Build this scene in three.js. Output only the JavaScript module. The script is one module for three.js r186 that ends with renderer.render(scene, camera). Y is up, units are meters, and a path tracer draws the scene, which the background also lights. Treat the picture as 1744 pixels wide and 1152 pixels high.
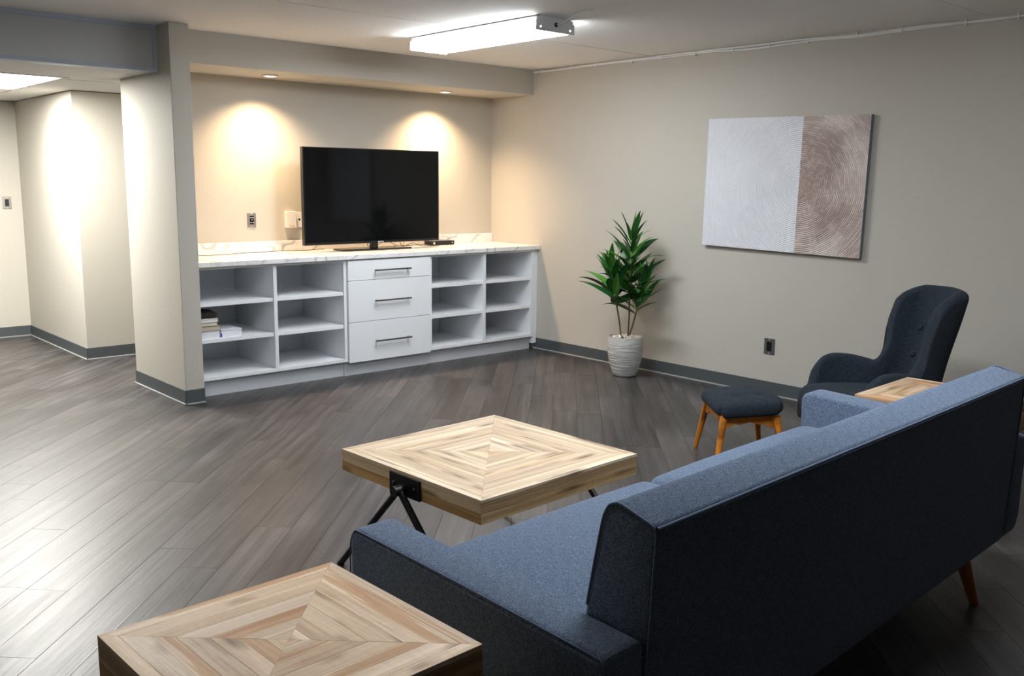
import * as THREE from 'three';
import { mergeGeometries, mergeVertices, toCreasedNormals } from 'three/addons/utils/BufferGeometryUtils.js';
import { RectAreaLightUniformsLib } from 'three/addons/lights/RectAreaLightUniformsLib.js';

// ---------------------------------------------------------------- camera, light, exposure
RectAreaLightUniformsLib.init();
const scene = new THREE.Scene();
scene.background = new THREE.Color(0x000000);
const camera = new THREE.PerspectiveCamera(39.754, 1744 / 1152, 0.05, 60);
camera.rotation.order = 'YXZ';
camera.position.set(-5.604, 1.456, 6.560);
camera.rotation.set(-0.1659, -0.7304, 0.0104);
const renderer = new THREE.WebGLRenderer({ antialias: true });
renderer.toneMapping = THREE.LinearToneMapping;
renderer.toneMappingExposure = 2.0;
renderer.shadowMap.enabled = true;

const TUBE = new THREE.Color(0.90, 0.955, 1.0);      // fluorescent tubes
const HALL = new THREE.Color(1.0, 0.985, 0.93);     // panel in the hall
const WARM = new THREE.Color(1.0, 0.71, 0.43);      // recessed spots
const L_TUBE = 5.2, L_TUBE2 = 3.2, L_TUBE3 = 5.6, L_HALL = 33, I_SPOT = 4.9;

// room measures (metres): right wall is x = 0, the alcove's back wall z = 0
const H = 2.394, HALLH = 2.112, SOFY = 2.187, SOFZ = 0.542;
const FX0 = -3.225, FX1 = -3.099, FZ = 0.739, HDZ = 0.537;
const LEFT = -8.4, REAR = 11.5, FAR = -2.8;

// ---------------------------------------------------------------- helpers
let seed = 7;
const rnd = () => { seed = (seed * 1664525 + 1013904223) % 4294967296; return seed / 4294967296; };
const rr = (a, b) => a + (b - a) * rnd();
const lerp = (a, b, t) => a + (b - a) * t;
const sm = (a, b, x) => { const t = Math.min(1, Math.max(0, (x - a) / (b - a))); return t * t * (3 - 2 * t); };
const V = (x, y, z) => new THREE.Vector3(x, y, z);

function makeNoise(sd) {                                   // tileable value noise
  const T = new Float32Array(65536); let s = sd >>> 0;
  for (let i = 0; i < 65536; i++) { s = (Math.imul(s, 1664525) + 1013904223) >>> 0; T[i] = s / 4294967296; }
  return (x, y, px, py) => {
    let xi = Math.floor(x), yi = Math.floor(y); const fx = x - xi, fy = y - yi;
    const u = fx * fx * (3 - 2 * fx), v = fy * fy * (3 - 2 * fy);
    const x0 = ((xi % px) + px) % px, x1 = (x0 + 1) % px, y0 = ((yi % py) + py) % py, y1 = (y0 + 1) % py;
    const h = (a, b) => T[(Math.imul(a, 374761) + Math.imul(b, 668265) + Math.imul(a ^ b, 7919)) & 65535];
    const a = h(x0, y0), b = h(x1, y0), c = h(x0, y1), d = h(x1, y1);
    return a + (b - a) * u + (c - a) * v + (a - b - c + d) * u * v;
  };
}
function tex(w, h, fn, srgb = true) {
  const d = new Uint8Array(w * h * 4), o = [0, 0, 0];
  for (let j = 0; j < h; j++) for (let i = 0; i < w; i++) {
    fn(i / w, j / h, o); const k = (j * w + i) * 4;
    for (let c = 0; c < 3; c++) d[k + c] = Math.max(0, Math.min(255, o[c] * 255));
    d[k + 3] = 255;
  }
  const t = new THREE.DataTexture(d, w, h);
  t.wrapS = t.wrapT = THREE.RepeatWrapping; t.magFilter = THREE.LinearFilter; t.minFilter = THREE.LinearMipmapLinearFilter; t.generateMipmaps = true;
  if (srgb) t.colorSpace = THREE.SRGBColorSpace;
  t.needsUpdate = true; return t;
}
const M = (o) => new THREE.MeshStandardMaterial(o);
const P = (o) => new THREE.MeshPhysicalMaterial(o);
const rep = (t, x, y) => { const c = t.clone(); c.repeat.set(x, y); c.needsUpdate = true; return c; };

function triUV(g, sx = 1, sy = sx) {                       // uv in metres, laid out by the way each face points
  g = g.index ? g.toNonIndexed() : g;
  const p = g.attributes.position, uv = new Float32Array(p.count * 2);
  const a = V(), b = V(), c = V(), n = V();
  for (let i = 0; i < p.count; i += 3) {
    a.fromBufferAttribute(p, i); b.fromBufferAttribute(p, i + 1); c.fromBufferAttribute(p, i + 2);
    n.copy(b).sub(a).cross(c.clone().sub(a));
    const ax = Math.abs(n.x), ay = Math.abs(n.y), az = Math.abs(n.z);
    [a, b, c].forEach((q, k) => {
      const u = ax > ay && ax > az ? [q.z, q.y] : ay > az ? [q.x, q.z] : [q.x, q.y];
      uv[(i + k) * 2] = u[0] / sx; uv[(i + k) * 2 + 1] = u[1] / sy;
    });
  }
  g.setAttribute('uv', new THREE.BufferAttribute(uv, 2));
  return g;
}
function slab(poly, y0, y1, ch = 0, uvf = null) {          // convex outline in x,z -> solid with a chamfered top edge
  const n = poly.length, pos = [], cx = poly.reduce((s, q) => s + q[0], 0) / n, cz = poly.reduce((s, q) => s + q[1], 0) / n;
  let A = 0; for (let i = 0; i < n; i++) { const p = poly[i], q = poly[(i + 1) % n]; A += p[0] * q[1] - q[0] * p[1]; }
  if (A > 0) poly = poly.slice().reverse();                // so that the top faces up
  const ins = poly.map((p, i) => {
    if (!ch) return p;
    const a = poly[(i + n - 1) % n], b = poly[(i + 1) % n];
    const e1 = norm2(p[0] - a[0], p[1] - a[1]), e2 = norm2(b[0] - p[0], b[1] - p[1]);
    const n1 = [e1[1], -e1[0]], n2 = [e2[1], -e2[0]];
    const s = (cx - p[0]) * n1[0] + (cz - p[1]) * n1[1] > 0 ? 1 : -1, k = ch * s / Math.max(0.35, 1 + n1[0] * n2[0] + n1[1] * n2[1]);
    return [p[0] + (n1[0] + n2[0]) * k, p[1] + (n1[1] + n2[1]) * k];
  });
  const tri = (a, b, c) => pos.push(...a, ...b, ...c);
  const T = ins.map(p => [p[0], y1, p[1]]), C = poly.map(p => [p[0], y1 - ch, p[1]]), B = poly.map(p => [p[0], y0, p[1]]);
  for (let i = 1; i < n - 1; i++) { tri(T[0], T[i], T[i + 1]); tri(B[0], B[i + 1], B[i]); }
  for (let i = 0; i < n; i++) {
    const j = (i + 1) % n;
    if (ch) { tri(C[i], C[j], T[j]); tri(C[i], T[j], T[i]); }
    const D = ch ? C : T; tri(B[i], B[j], D[j]); tri(B[i], D[j], D[i]);
  }
  const g = new THREE.BufferGeometry(); g.setAttribute('position', new THREE.Float32BufferAttribute(pos, 3));
  g.computeVertexNormals();
  const uv = []; for (let i = 0; i < pos.length; i += 3) { const q = uvf ? uvf(pos[i], pos[i + 1], pos[i + 2]) : [pos[i], pos[i + 2]]; uv.push(q[0], q[1]); }
  g.setAttribute('uv', new THREE.Float32BufferAttribute(uv, 2));
  return g;
}
function norm2(x, y) { const l = Math.hypot(x, y) || 1; return [x / l, y / l]; }

function bx(x0, x1, y0, y1, z0, z1, r = 0, seg = 2) {      // box by its extents, edges rounded by r
  const w = x1 - x0, h = y1 - y0, d = z1 - z0;
  let g;
  if (!r) g = new THREE.BoxGeometry(w, h, d);
  else {
    const n = 2 * seg + 1; g = new THREE.BoxGeometry(1, 1, 1, n, n, n);
    const p = g.attributes.position, q = V(), c = V(), hs = [w / 2, h / 2, d / 2];
    for (let i = 0; i < p.count; i++) {
      const f = [p.getX(i), p.getY(i), p.getZ(i)].map((t, k) => {       // spread the grid: flat middle, dense corners
        const m = Math.round((t + 0.5) * n), s = m <= seg ? -1 : 1, a = (m <= seg ? seg - m : m - seg - 1) / seg;
        return [s * (hs[k] - r), s * a];
      });
      c.set(f[0][0], f[1][0], f[2][0]); q.set(f[0][1], f[1][1], f[2][1]);
      const mx = Math.max(Math.abs(q.x), Math.abs(q.y), Math.abs(q.z));
      q.set(Math.tan(q.x * Math.PI / 4), Math.tan(q.y * Math.PI / 4), Math.tan(q.z * Math.PI / 4));
      if (mx > 0) q.normalize().multiplyScalar(r);
      p.setXYZ(i, c.x + q.x, c.y + q.y, c.z + q.z);
    }
    g.deleteAttribute('uv'); g.deleteAttribute('normal'); g = mergeVertices(g, 1e-5); g.computeVertexNormals();
  }
  g.translate((x0 + x1) / 2, (y0 + y1) / 2, (z0 + z1) / 2);
  return triUV(g);
}
function soft(w, h, d, r, crown = 0, nx = 18, ny = 5, nz = 14, warp = null) {   // upholstered block on y = 0..h, centred in x,z
  let g = new THREE.BoxGeometry(w, h, d, nx, ny, nz); const p = g.attributes.position, v = V(), c = V();
  for (let i = 0; i < p.count; i++) {
    v.fromBufferAttribute(p, i);
    // pull grid lines toward the edges so the rounding is smooth
    v.set(...[[v.x, w], [v.y, h], [v.z, d]].map(([t, s]) => { const a = 2 * t / s; return Math.sign(a) * (1 - Math.pow(Math.max(0, 1 - Math.abs(a)), 1.35)) * s / 2; }));
    c.set(THREE.MathUtils.clamp(v.x, -w / 2 + r, w / 2 - r), THREE.MathUtils.clamp(v.y, -h / 2 + r, h / 2 - r), THREE.MathUtils.clamp(v.z, -d / 2 + r, d / 2 - r));
    const e = v.clone().sub(c); if (e.lengthSq() > 1e-12) { e.normalize().multiplyScalar(r); v.copy(c).add(e); }
    const fx = 1 - Math.pow(Math.abs(2 * v.x / w), 3), fz = 1 - Math.pow(Math.abs(2 * v.z / d), 3), fy = v.y / h + 0.5;
    v.y += crown * Math.max(0, fx) * Math.max(0, fz) * fy;
    v.y += h / 2; if (warp) warp(v);
    p.setXYZ(i, v.x, v.y, v.z);
  }
  g.deleteAttribute('uv'); g.deleteAttribute('normal'); g = mergeVertices(g, 1e-5); g.computeVertexNormals();
  return triUV(g);
}
function roundShape(pts) {                                  // closed outline, each point [x, y, radius]
  const s = new THREE.Shape(), n = pts.length;
  pts.forEach((p, i) => {
    const a = pts[(i + n - 1) % n], b = pts[(i + 1) % n], r = p[2] || 0;
    const u = norm2(a[0] - p[0], a[1] - p[1]), w = norm2(b[0] - p[0], b[1] - p[1]);
    const s0 = [p[0] + u[0] * r, p[1] + u[1] * r], s1 = [p[0] + w[0] * r, p[1] + w[1] * r];
    i ? s.lineTo(...s0) : s.moveTo(...s0);
    if (r) s.quadraticCurveTo(p[0], p[1], ...s1);
  });
  s.closePath(); return s;
}
function extr(shape, depth, bevel = 0.004, seg = 2, curve = 8) {
  let g = new THREE.ExtrudeGeometry(shape, { depth: depth - 2 * bevel, bevelEnabled: bevel > 0, bevelThickness: bevel, bevelSize: bevel, bevelOffset: -bevel, bevelSegments: seg, curveSegments: curve });
  g.translate(0, 0, bevel);
  g = toCreasedNormals(g, 0.7);
  return triUV(g);
}
function tube(pts, r, seg = 24, rad = 8, closed = false) {
  return new THREE.TubeGeometry(new THREE.CatmullRomCurve3(pts.map(p => p.isVector3 ? p : V(...p)), closed, 'catmullrom', 0.3), seg, r, rad, closed);
}
function rod(a, b, r0, r1 = r0, n = 14) {                   // tapered round bar from a to b
  const A = V(...a), B = V(...b), g = new THREE.CylinderGeometry(r1, r0, A.distanceTo(B), n, 1);
  g.applyQuaternion(new THREE.Quaternion().setFromUnitVectors(V(0, 1, 0), B.clone().sub(A).normalize()));
  g.translate(...A.add(B).multiplyScalar(0.5).toArray());
  return g;
}
const lathe = (pts, n = 40) => new THREE.LatheGeometry(pts.map(p => new THREE.Vector2(...p)), n);
const merge = (gs) => mergeGeometries(gs.map(g => { g = g.index ? g.toNonIndexed() : g; for (const k of Object.keys(g.attributes)) if (!['position', 'normal', 'uv'].includes(k)) g.deleteAttribute(k); return g; }));

const counts = {};
const numbered = (n) => { const k = counts[n] = (counts[n] ?? -1) + 1; return k ? n + '_' + String(k).padStart(3, '0') : n; };
function shadow(m) { m.castShadow = m.receiveShadow = true; return m; }
function mesh(name, geo, mat, parent) { const m = shadow(new THREE.Mesh(geo, mat)); m.name = name; parent.add(m); return m; }
function thing(name, label, category, group) {
  const o = new THREE.Group(); o.name = numbered(name); o.userData = { label, category }; if (group) o.userData.group = group; scene.add(o); return o;
}
function single(name, geo, mat, label, category, group) { const m = mesh(numbered(name), geo, mat, scene); m.userData = { label, category }; if (group) m.userData.group = group; return m; }
function struct(name, geo, mat, label, category = 'wall') {
  const m = geo ? mesh(name, geo, mat, scene) : new THREE.Group(); m.name = name; if (!geo) scene.add(m);
  m.userData = { kind: 'structure', label, category }; return m;
}

// ---------------------------------------------------------------- procedural materials
const N1 = makeNoise(11), N2 = makeNoise(222), N3 = makeNoise(3333), N4 = makeNoise(44444);
const fbm = (x, y, p, q, oct = 4) => { let s = 0, a = 0.5, t = 0; for (let k = 0; k < oct; k++) { s += a * N1(x * p, y * q, p, q); t += a; a *= 0.55; p *= 2; q *= 2; } return s / t; };

const paintBump = tex(512, 512, (u, v, o) => { const h = 0.5 * N1(u * 150, v * 150, 150, 150) + 0.3 * N2(u * 70, v * 70, 70, 70) + 0.2 * N3(u * 256, v * 256, 256, 256); o[0] = o[1] = o[2] = h; }, false);
const paint = (r, g, b, bump = 0.0006, rough = 0.72) => M({ color: new THREE.Color().setRGB(r, g, b), roughness: rough, bumpMap: paintBump, bumpScale: bump });
const mWall = paint(0.515, 0.483, 0.422);
const mCeil = paint(0.89, 0.87, 0.84, 0.0012, 0.85);
const mHallCeil = paint(0.74, 0.72, 0.68, 0.0008, 0.85);
const mFascia = paint(0.56, 0.57, 0.57);
const mTrim = M({ color: new THREE.Color().setRGB(0.46, 0.52, 0.60), roughness: 0.5 });
const mBase = M({ color: new THREE.Color().setRGB(0.070, 0.082, 0.088), roughness: 0.48, bumpMap: paintBump, bumpScale: 0.0003 });
const mCaulk = M({ color: new THREE.Color().setRGB(0.31, 0.31, 0.305), roughness: 0.6 });

// dark grey-brown vinyl planks; 2.44 m of length by 1.22 m across
const floorMap = tex(2048, 1024, (u, v, o) => {
  const row = Math.floor(v * 8);
  const w = N2(u * 6, v * 10, 6, 10);
  const cloud = fbm(u + row * 0.37, v, 5, 6, 3), streak = N3(u * 9 + w, v * 110, 9, 110), fine = N4(u * 30, v * 420, 30, 420), band = N1(u * 3, v * 34, 3, 34);
  let t = 0.36 * (cloud - 0.5) * 2.2 + 0.26 * (streak - 0.5) + 0.20 * (fine - 0.5) + 0.30 * (band - 0.5);
  const speck = N2(u * 700, v * 350, 700, 350) - 0.5; t += speck * 0.07;
  const l = 0.225 * (1 + 1.4 * t);
  const warm = 0.5 + 0.5 * (N4(u * 4, v * 16, 4, 16) - 0.5);
  o[0] = l * (1.0 + 0.02 * warm); o[1] = l * 0.950; o[2] = l * (0.968 - 0.02 * warm);
});
const floorRough = tex(1024, 512, (u, v, o) => {
  const a = fbm(u, v, 7, 4, 4), b = N3(u * 12, v * 90, 12, 90), c = N2(u * 300, v * 200, 300, 200);
  const r = 0.395 + 0.04 * (a - 0.5) + 0.035 * (b - 0.5) + 0.02 * (c - 0.5); o[0] = o[1] = o[2] = r;
}, false);
const floorBump = tex(1024, 512, (u, v, o) => { const h = 0.6 * N3(u * 9, v * 150, 9, 150) + 0.4 * N1(u * 60, v * 220, 60, 220); o[0] = o[1] = o[2] = h; }, false);
const mPlank = [[1, 1, 1], [1.13, 1.12, 1.11], [0.88, 0.87, 0.87], [1.05, 1.0, 0.97], [0.96, 0.98, 1.02]].map(c => P({
  color: new THREE.Color().setRGB(...c.map(k => k * 0.92)), map: floorMap, roughness: 1, roughnessMap: floorRough, bumpMap: floorBump, bumpScale: 0.00035, metalness: 0, specularIntensity: 1.0, clearcoat: 0.3, clearcoatRoughness: 0.46 }));
const mSub = M({ color: new THREE.Color().setRGB(0.025, 0.022, 0.02), roughness: 0.9 });

// reclaimed teak strips: 1 m along by 0.5 m across
function teak(sd, base, dark, contrast, ringW = 0.20, blush = null) {
  const A = makeNoise(sd), B = makeNoise(sd * 7 + 1);
  return tex(1024, 512, (u, v, o) => {
    const wob = 0.5 * B(u * 4, v * 6, 4, 6);
    const band = A(u * 2 + wob * 0.6, v * 22 + wob * 2, 2, 22), ring = A(u * 4, v * 75 + wob * 4, 4, 75), fine = B(u * 26, v * 256, 26, 256), pore = A(u * 110, v * 240, 110, 240);
    const knot = Math.pow(Math.max(0, B(u * 7, v * 15, 7, 15) - 0.70) / 0.30, 1.3) * (0.6 + 0.8 * B(u * 24, v * 60, 24, 60));
    const saw = A(u * 190, v * 9, 190, 9);
    const hue = blush ? sm(0.64, 0.80, 0.75 * A(u * 3 + wob, v * 13 + wob, 3, 13) + 0.25 * B(u * 9, v * 90, 9, 90)) : 0;
    let t = contrast * (0.50 * (band - 0.5) + ringW * (ring - 0.5)) + 0.12 * (fine - 0.5) + 0.07 * (saw - 0.5) - (pore > 0.86 ? 0.10 : 0);
    t = 0.5 + t; const k = Math.min(1, knot);
    for (let c = 0; c < 3; c++) o[c] = lerp(lerp(dark[c], base[c], Math.max(0, Math.min(1.15, 0.25 + t))), dark[c] * 0.72, k * 0.85), blush && (o[c] = lerp(o[c], blush[c], hue * 0.5));
  });
}
const teakPale = teak(91, [0.835, 0.765, 0.665], [0.58, 0.465, 0.345], 1.3);
const teakVivid = teak(57, [0.885, 0.80, 0.70], [0.60, 0.47, 0.345], 1.25, 0.16, [0.62, 0.41, 0.22]);
const teakBump = tex(512, 512, (u, v, o) => { o[0] = o[1] = o[2] = 0.6 * N4(u * 14, v * 128, 14, 128) + 0.4 * N2(u * 80, v * 30, 80, 30); }, false);
const woodSet = (map, tints) => tints.map(c => M({ color: new THREE.Color().setRGB(...c), map, roughness: 0.58, bumpMap: teakBump, bumpScale: 0.0007 }));
const mTeakTop = woodSet(teakPale, [[1, 1, 1], [0.90, 0.86, 0.80], [0.99, 0.98, 0.96], [0.80, 0.74, 0.68], [0.95, 0.93, 0.94], [0.96, 0.90, 0.79], [0.98, 0.97, 0.96]]);
const mTeakVivid = woodSet(teakVivid, [[1, 1, 1], [0.94, 0.89, 0.82], [1.04, 1.02, 1.0], [0.80, 0.64, 0.48], [0.92, 0.91, 0.92], [0.98, 0.95, 0.90], [1.03, 1.02, 1.0], [0.98, 0.94, 0.88], [0.90, 0.84, 0.78]]);
const mTeakEdge = woodSet(teakPale, [[0.98, 0.90, 0.72], [0.80, 0.58, 0.30], [0.66, 0.54, 0.37], [0.95, 0.82, 0.57]]);
const mWoodDark = M({ color: new THREE.Color().setRGB(0.20, 0.13, 0.07), roughness: 0.8 });

// woven blue-grey melange for the sofa, charcoal wool for the armchair: 0.20 m square
function weave(sd, a, b, c) {
  const A = makeNoise(sd), B = makeNoise(sd + 5);
  return tex(512, 512, (u, v, o) => {
    const n = 128, warp = A(u * n, v * 56, n, 56), weft = B(u * 56, v * n, 56, n), sp = A(u * 200, v * 200, 200, 200);
    const tw = 0.5 + 0.5 * Math.sin((u + v) * n * Math.PI * 2 * 0.5);
    const t = 0.36 * warp + 0.36 * weft + 0.28 * sp + 0.08 * (tw - 0.5);
    const k = sm(0.28, 0.72, t);
    for (let i = 0; i < 3; i++) o[i] = k < 0.5 ? lerp(a[i], b[i], k * 2) : lerp(b[i], c[i], k * 2 - 1);
  });
}
const weaveBump = tex(512, 512, (u, v, o) => { const n = 128; o[0] = o[1] = o[2] = 0.35 * Math.abs(Math.sin(u * n * Math.PI)) + 0.35 * Math.abs(Math.sin(v * n * Math.PI)) + 0.3 * N3(u * 160, v * 160, 160, 160); }, false);
const S5 = 7.5;                                              // repeats per metre
const mSofa = P({ map: rep(weave(301, [0.27, 0.325, 0.398], [0.38, 0.433, 0.518], [0.50, 0.558, 0.64]), S5, S5), roughness: 0.92, bumpMap: rep(weaveBump, S5, S5), bumpScale: 0.0012, specularIntensity: 0.4, sheen: 0.8, sheenRoughness: 0.5, sheenColor: new THREE.Color().setRGB(0.55, 0.63, 0.80) });
const mPipe = P({ color: new THREE.Color().setRGB(0.115, 0.148, 0.215), roughness: 0.95, specularIntensity: 0.2 });
const mWool = P({ map: rep(weave(733, [0.10, 0.125, 0.15], [0.155, 0.185, 0.22], [0.225, 0.26, 0.30]), S5, S5), roughness: 0.95, bumpMap: rep(weaveBump, S5, S5), bumpScale: 0.0010, specularIntensity: 0.4, sheen: 0.15, sheenRoughness: 0.7, sheenColor: new THREE.Color().setRGB(0.5, 0.55, 0.6) });
const mWoolPipe = P({ color: new THREE.Color().setRGB(0.018, 0.023, 0.029), roughness: 0.95 });

const legMap = teak(17, [0.84, 0.53, 0.17], [0.64, 0.36, 0.09], 0.8);
const mLeg = M({ map: legMap, roughness: 0.42 });
const mLegDark = M({ color: new THREE.Color().setRGB(0.50, 0.36, 0.30), map: legMap, roughness: 0.45 });
const mBlack = M({ color: new THREE.Color().setRGB(0.012, 0.012, 0.013), roughness: 0.42, metalness: 0.5 });
const mWhite = P({ color: new THREE.Color().setRGB(0.83, 0.845, 0.87), roughness: 0.36 });
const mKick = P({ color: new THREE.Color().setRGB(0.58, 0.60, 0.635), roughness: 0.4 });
const mSteel = M({ color: new THREE.Color().setRGB(0.24, 0.235, 0.23), roughness: 0.34, metalness: 0.9 });
const mPlate = M({ color: new THREE.Color().setRGB(0.46, 0.44, 0.42), roughness: 0.36, metalness: 0.85 });
const mPlateDark = M({ color: new THREE.Color().setRGB(0.13, 0.125, 0.13), roughness: 0.5, metalness: 0.6 });
const mPlastic = M({ color: new THREE.Color().setRGB(0.80, 0.79, 0.76), roughness: 0.4 });
const mJet = P({ color: new THREE.Color().setRGB(0.006, 0.006, 0.007), roughness: 0.25 });
const marble = tex(1024, 512, (u, v, o) => {
  const wx = u + 0.10 * (fbm(u, v, 4, 3, 4) - 0.5), wy = v + 0.28 * (fbm(v, u, 3, 4, 4) - 0.5);
  const r1 = 1 - Math.abs(2 * fbm(wx, wy, 7, 3, 3) - 1), r2 = 1 - Math.abs(2 * fbm(wx + 0.31, wy + 0.17, 12, 5, 3) - 1);
  const vein = sm(0.93, 1.0, r1) * 0.20 * N2(u * 9, v * 5, 9, 5) * 1.4 + sm(0.96, 1.0, r2) * 0.06, cl = 0.06 * (fbm(u, v, 5, 4, 3) - 0.5);
  const l = 0.915 - vein + cl; o[0] = l; o[1] = l * 0.992; o[2] = l * 0.985;
});
const mMarble = P({ map: rep(marble, 1 / 1.6, 1 / 0.8), roughness: 0.22 });

// ---------------------------------------------------------------- setting: floor of separate planks laid at 45 degrees
{
  const floor = struct('floor', null, null, 'dark grey-brown wood plank floor laid diagonally', 'floor');
  mesh('subfloor', bx(LEFT - 0.1, 0.12, -0.06, -0.012, FAR - 0.12, REAR + 0.1), mSub, floor);
  const pw = 0.1535, pl = 1.22, s2 = Math.SQRT1_2, gap = 0.0004, rest = [[], [], [], [], []];
  const clip = (poly, ax, val, keepLess) => {
    const out = []; const inside = p => keepLess ? p[ax] <= val : p[ax] >= val;
    for (let i = 0; i < poly.length; i++) {
      const a = poly[i], b = poly[(i + 1) % poly.length];
      if (inside(a)) out.push(a);
      if (inside(a) !== inside(b)) { const t = (val - a[ax]) / (b[ax] - a[ax]); out.push([lerp(a[0], b[0], t), lerp(a[1], b[1], t)]); }
    }
    return out;
  };
  const list = [];
  for (let k = -64; k <= 80; k++) {
    const s0 = -0.76 + k * pw, off = rr(0, pl);
    for (let m = -13; m <= 9; m++) {
      const t0 = m * pl + off - 2.6, a = gap, q = (t, s) => [(t + s) * s2, (s - t) * s2];
      let poly = [q(t0 + a, s0 + a), q(t0 + pl - a, s0 + a), q(t0 + pl - a, s0 + pw - a), q(t0 + a, s0 + pw - a)];
      poly = clip(poly, 0, LEFT - 0.1, false); if (poly.length) poly = clip(poly, 0, 0.12, true);
      if (poly.length) poly = clip(poly, 1, FAR - 0.12, false); if (poly.length) poly = clip(poly, 1, REAR + 0.1, true);
      if (poly.length < 3) continue;
      let A = 0; poly.forEach((p, i) => { const b = poly[(i + 1) % poly.length]; A += p[0] * b[1] - b[0] * p[1]; });
      if (Math.abs(A) < 0.004) continue;
      const cx = poly.reduce((s, p) => s + p[0], 0) / poly.length, cz = poly.reduce((s, p) => s + p[1], 0) / poly.length;
      const ou = rr(0, 2.44), row = Math.floor(rr(0, 8)) * 0.1525, lift = rr(-0.0005, 0);
      const mi = Math.floor(rr(0, 5));
      const g = slab(poly, -0.010, lift, 0.0005, (x, y, z) => [((x - z) * s2 - t0 + ou) / 2.44, ((x + z) * s2 - s0 + row) / 1.22]);
      // what can be seen stands in front of the camera and clear of the closed-off parts
      const hidden = (cx > -3.0 && cz < 0.35) || (cx > FX1 + 0.05 && cz < -1.35) || cz > 6.3 || cx < -5.9 || (cx < -5.2 && cz > 2.2) || (cx > -2.4 && cz > 5.9);
      list.push({ g, mi, hidden, d: Math.hypot(cx + 4, cz - 3) });
    }
  }
  const vis = list.filter(p => !p.hidden).sort((a, b) => a.d - b.d);
  vis.forEach((p, i) => { if (i < 296) mesh('plank' + (i ? '_' + String(i).padStart(3, '0') : ''), p.g, mPlank[p.mi], floor); else rest[p.mi].push(p.g); });
  list.filter(p => p.hidden).forEach(p => rest[p.mi].push(p.g));
  rest.forEach((gs, i) => { if (gs.length) { const m = mesh('outlying_planks', merge(gs), mPlank[i], floor); m.userData = { kind: 'stuff' }; } });
}

// walls, soffit, partition, header, hall
struct('wall_right', bx(0, 0.12, 0, H, -0.125, REAR + 0.1), mWall, 'greige painted wall with the abstract painting');
struct('wall_back', bx(FX1, 0, 0, H, -0.125, 0), mWall, 'warm lit painted wall behind the television');
struct('wall_partition', bx(FX0, FX1, 0, H, -0.125, FZ, 0.004, 1), mWall, 'painted end wall between the alcove and the hallway');
struct('wall_soffit', bx(FX1, 0, SOFY, H, 0, SOFZ), mWall, 'painted soffit above the television alcove');
struct('wall_rear', bx(LEFT - 0.1, 0.12, 0, H, REAR, REAR + 0.1), mWall, 'painted wall behind the camera');
struct('wall_left', bx(LEFT - 0.1, LEFT, 0, H, FAR, REAR), mWall, 'painted wall along the left side of the room');
struct('wall_hall', bx(LEFT, -3.21, 0, HALLH, FAR - 0.12, FAR), mWall, 'pale wall at the far end of the hallway carrying the switch');
struct('wall_corner', bx(-3.21, -0.9, 0, HALLH, FAR - 0.12, -1.235, 0.004, 1), mWall, 'pale painted wall corner in the hallway');
struct('wall_passage', bx(-0.9, -0.78, 0, HALLH, -1.235, -0.125), mWall, 'wall closing the passage behind the alcove');
{
  const hd = struct('wall_header', bx(LEFT, FX0, HALLH + 0.02, H, HDZ - 0.12, HDZ), mFascia, 'dark grey header panel above the hallway opening');
  mesh('bottom_trim', bx(LEFT, FX0, HALLH, HALLH + 0.024, HDZ - 0.11, HDZ + 0.014, 0.002, 1), mTrim, hd);
  mesh('top_trim', bx(LEFT, FX0, H - 0.026, H, HDZ, HDZ + 0.014), mTrim, hd);
  mesh('side_trim', bx(FX0 - 0.026, FX0, HALLH + 0.024, H - 0.026, HDZ, HDZ + 0.014), mTrim, hd);
}
{ // main ceiling: plasterboard sheets with open joints
  const c = struct('ceiling', null, null, 'white painted plasterboard ceiling with cracked joints', 'ceiling');
  const g = 0.0022, zj = 1.835, xj = -1.715;
  mesh('backing', bx(LEFT - 0.1, 0.12, H + 0.014, H + 0.08, -0.125, REAR + 0.1), mSub, c);
  const j = 0.007, sheets = [[LEFT - 0.1, 0.12, -0.125, zj - j], [LEFT - 0.1, xj - g, zj + j, 4.27 - g], [xj + g, 0.12, zj + j, 4.27 - g], [LEFT - 0.1, -2.9 - g, 4.27 + g, REAR + 0.1], [-2.9 + g, 0.12, 4.27 + g, REAR + 0.1]];
  sheets.forEach((s, i) => mesh('ceiling_panel' + (i ? '_00' + i : ''), bx(s[0], s[1], H, H + 0.012, s[2], s[3]), mCeil, c));
}
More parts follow.
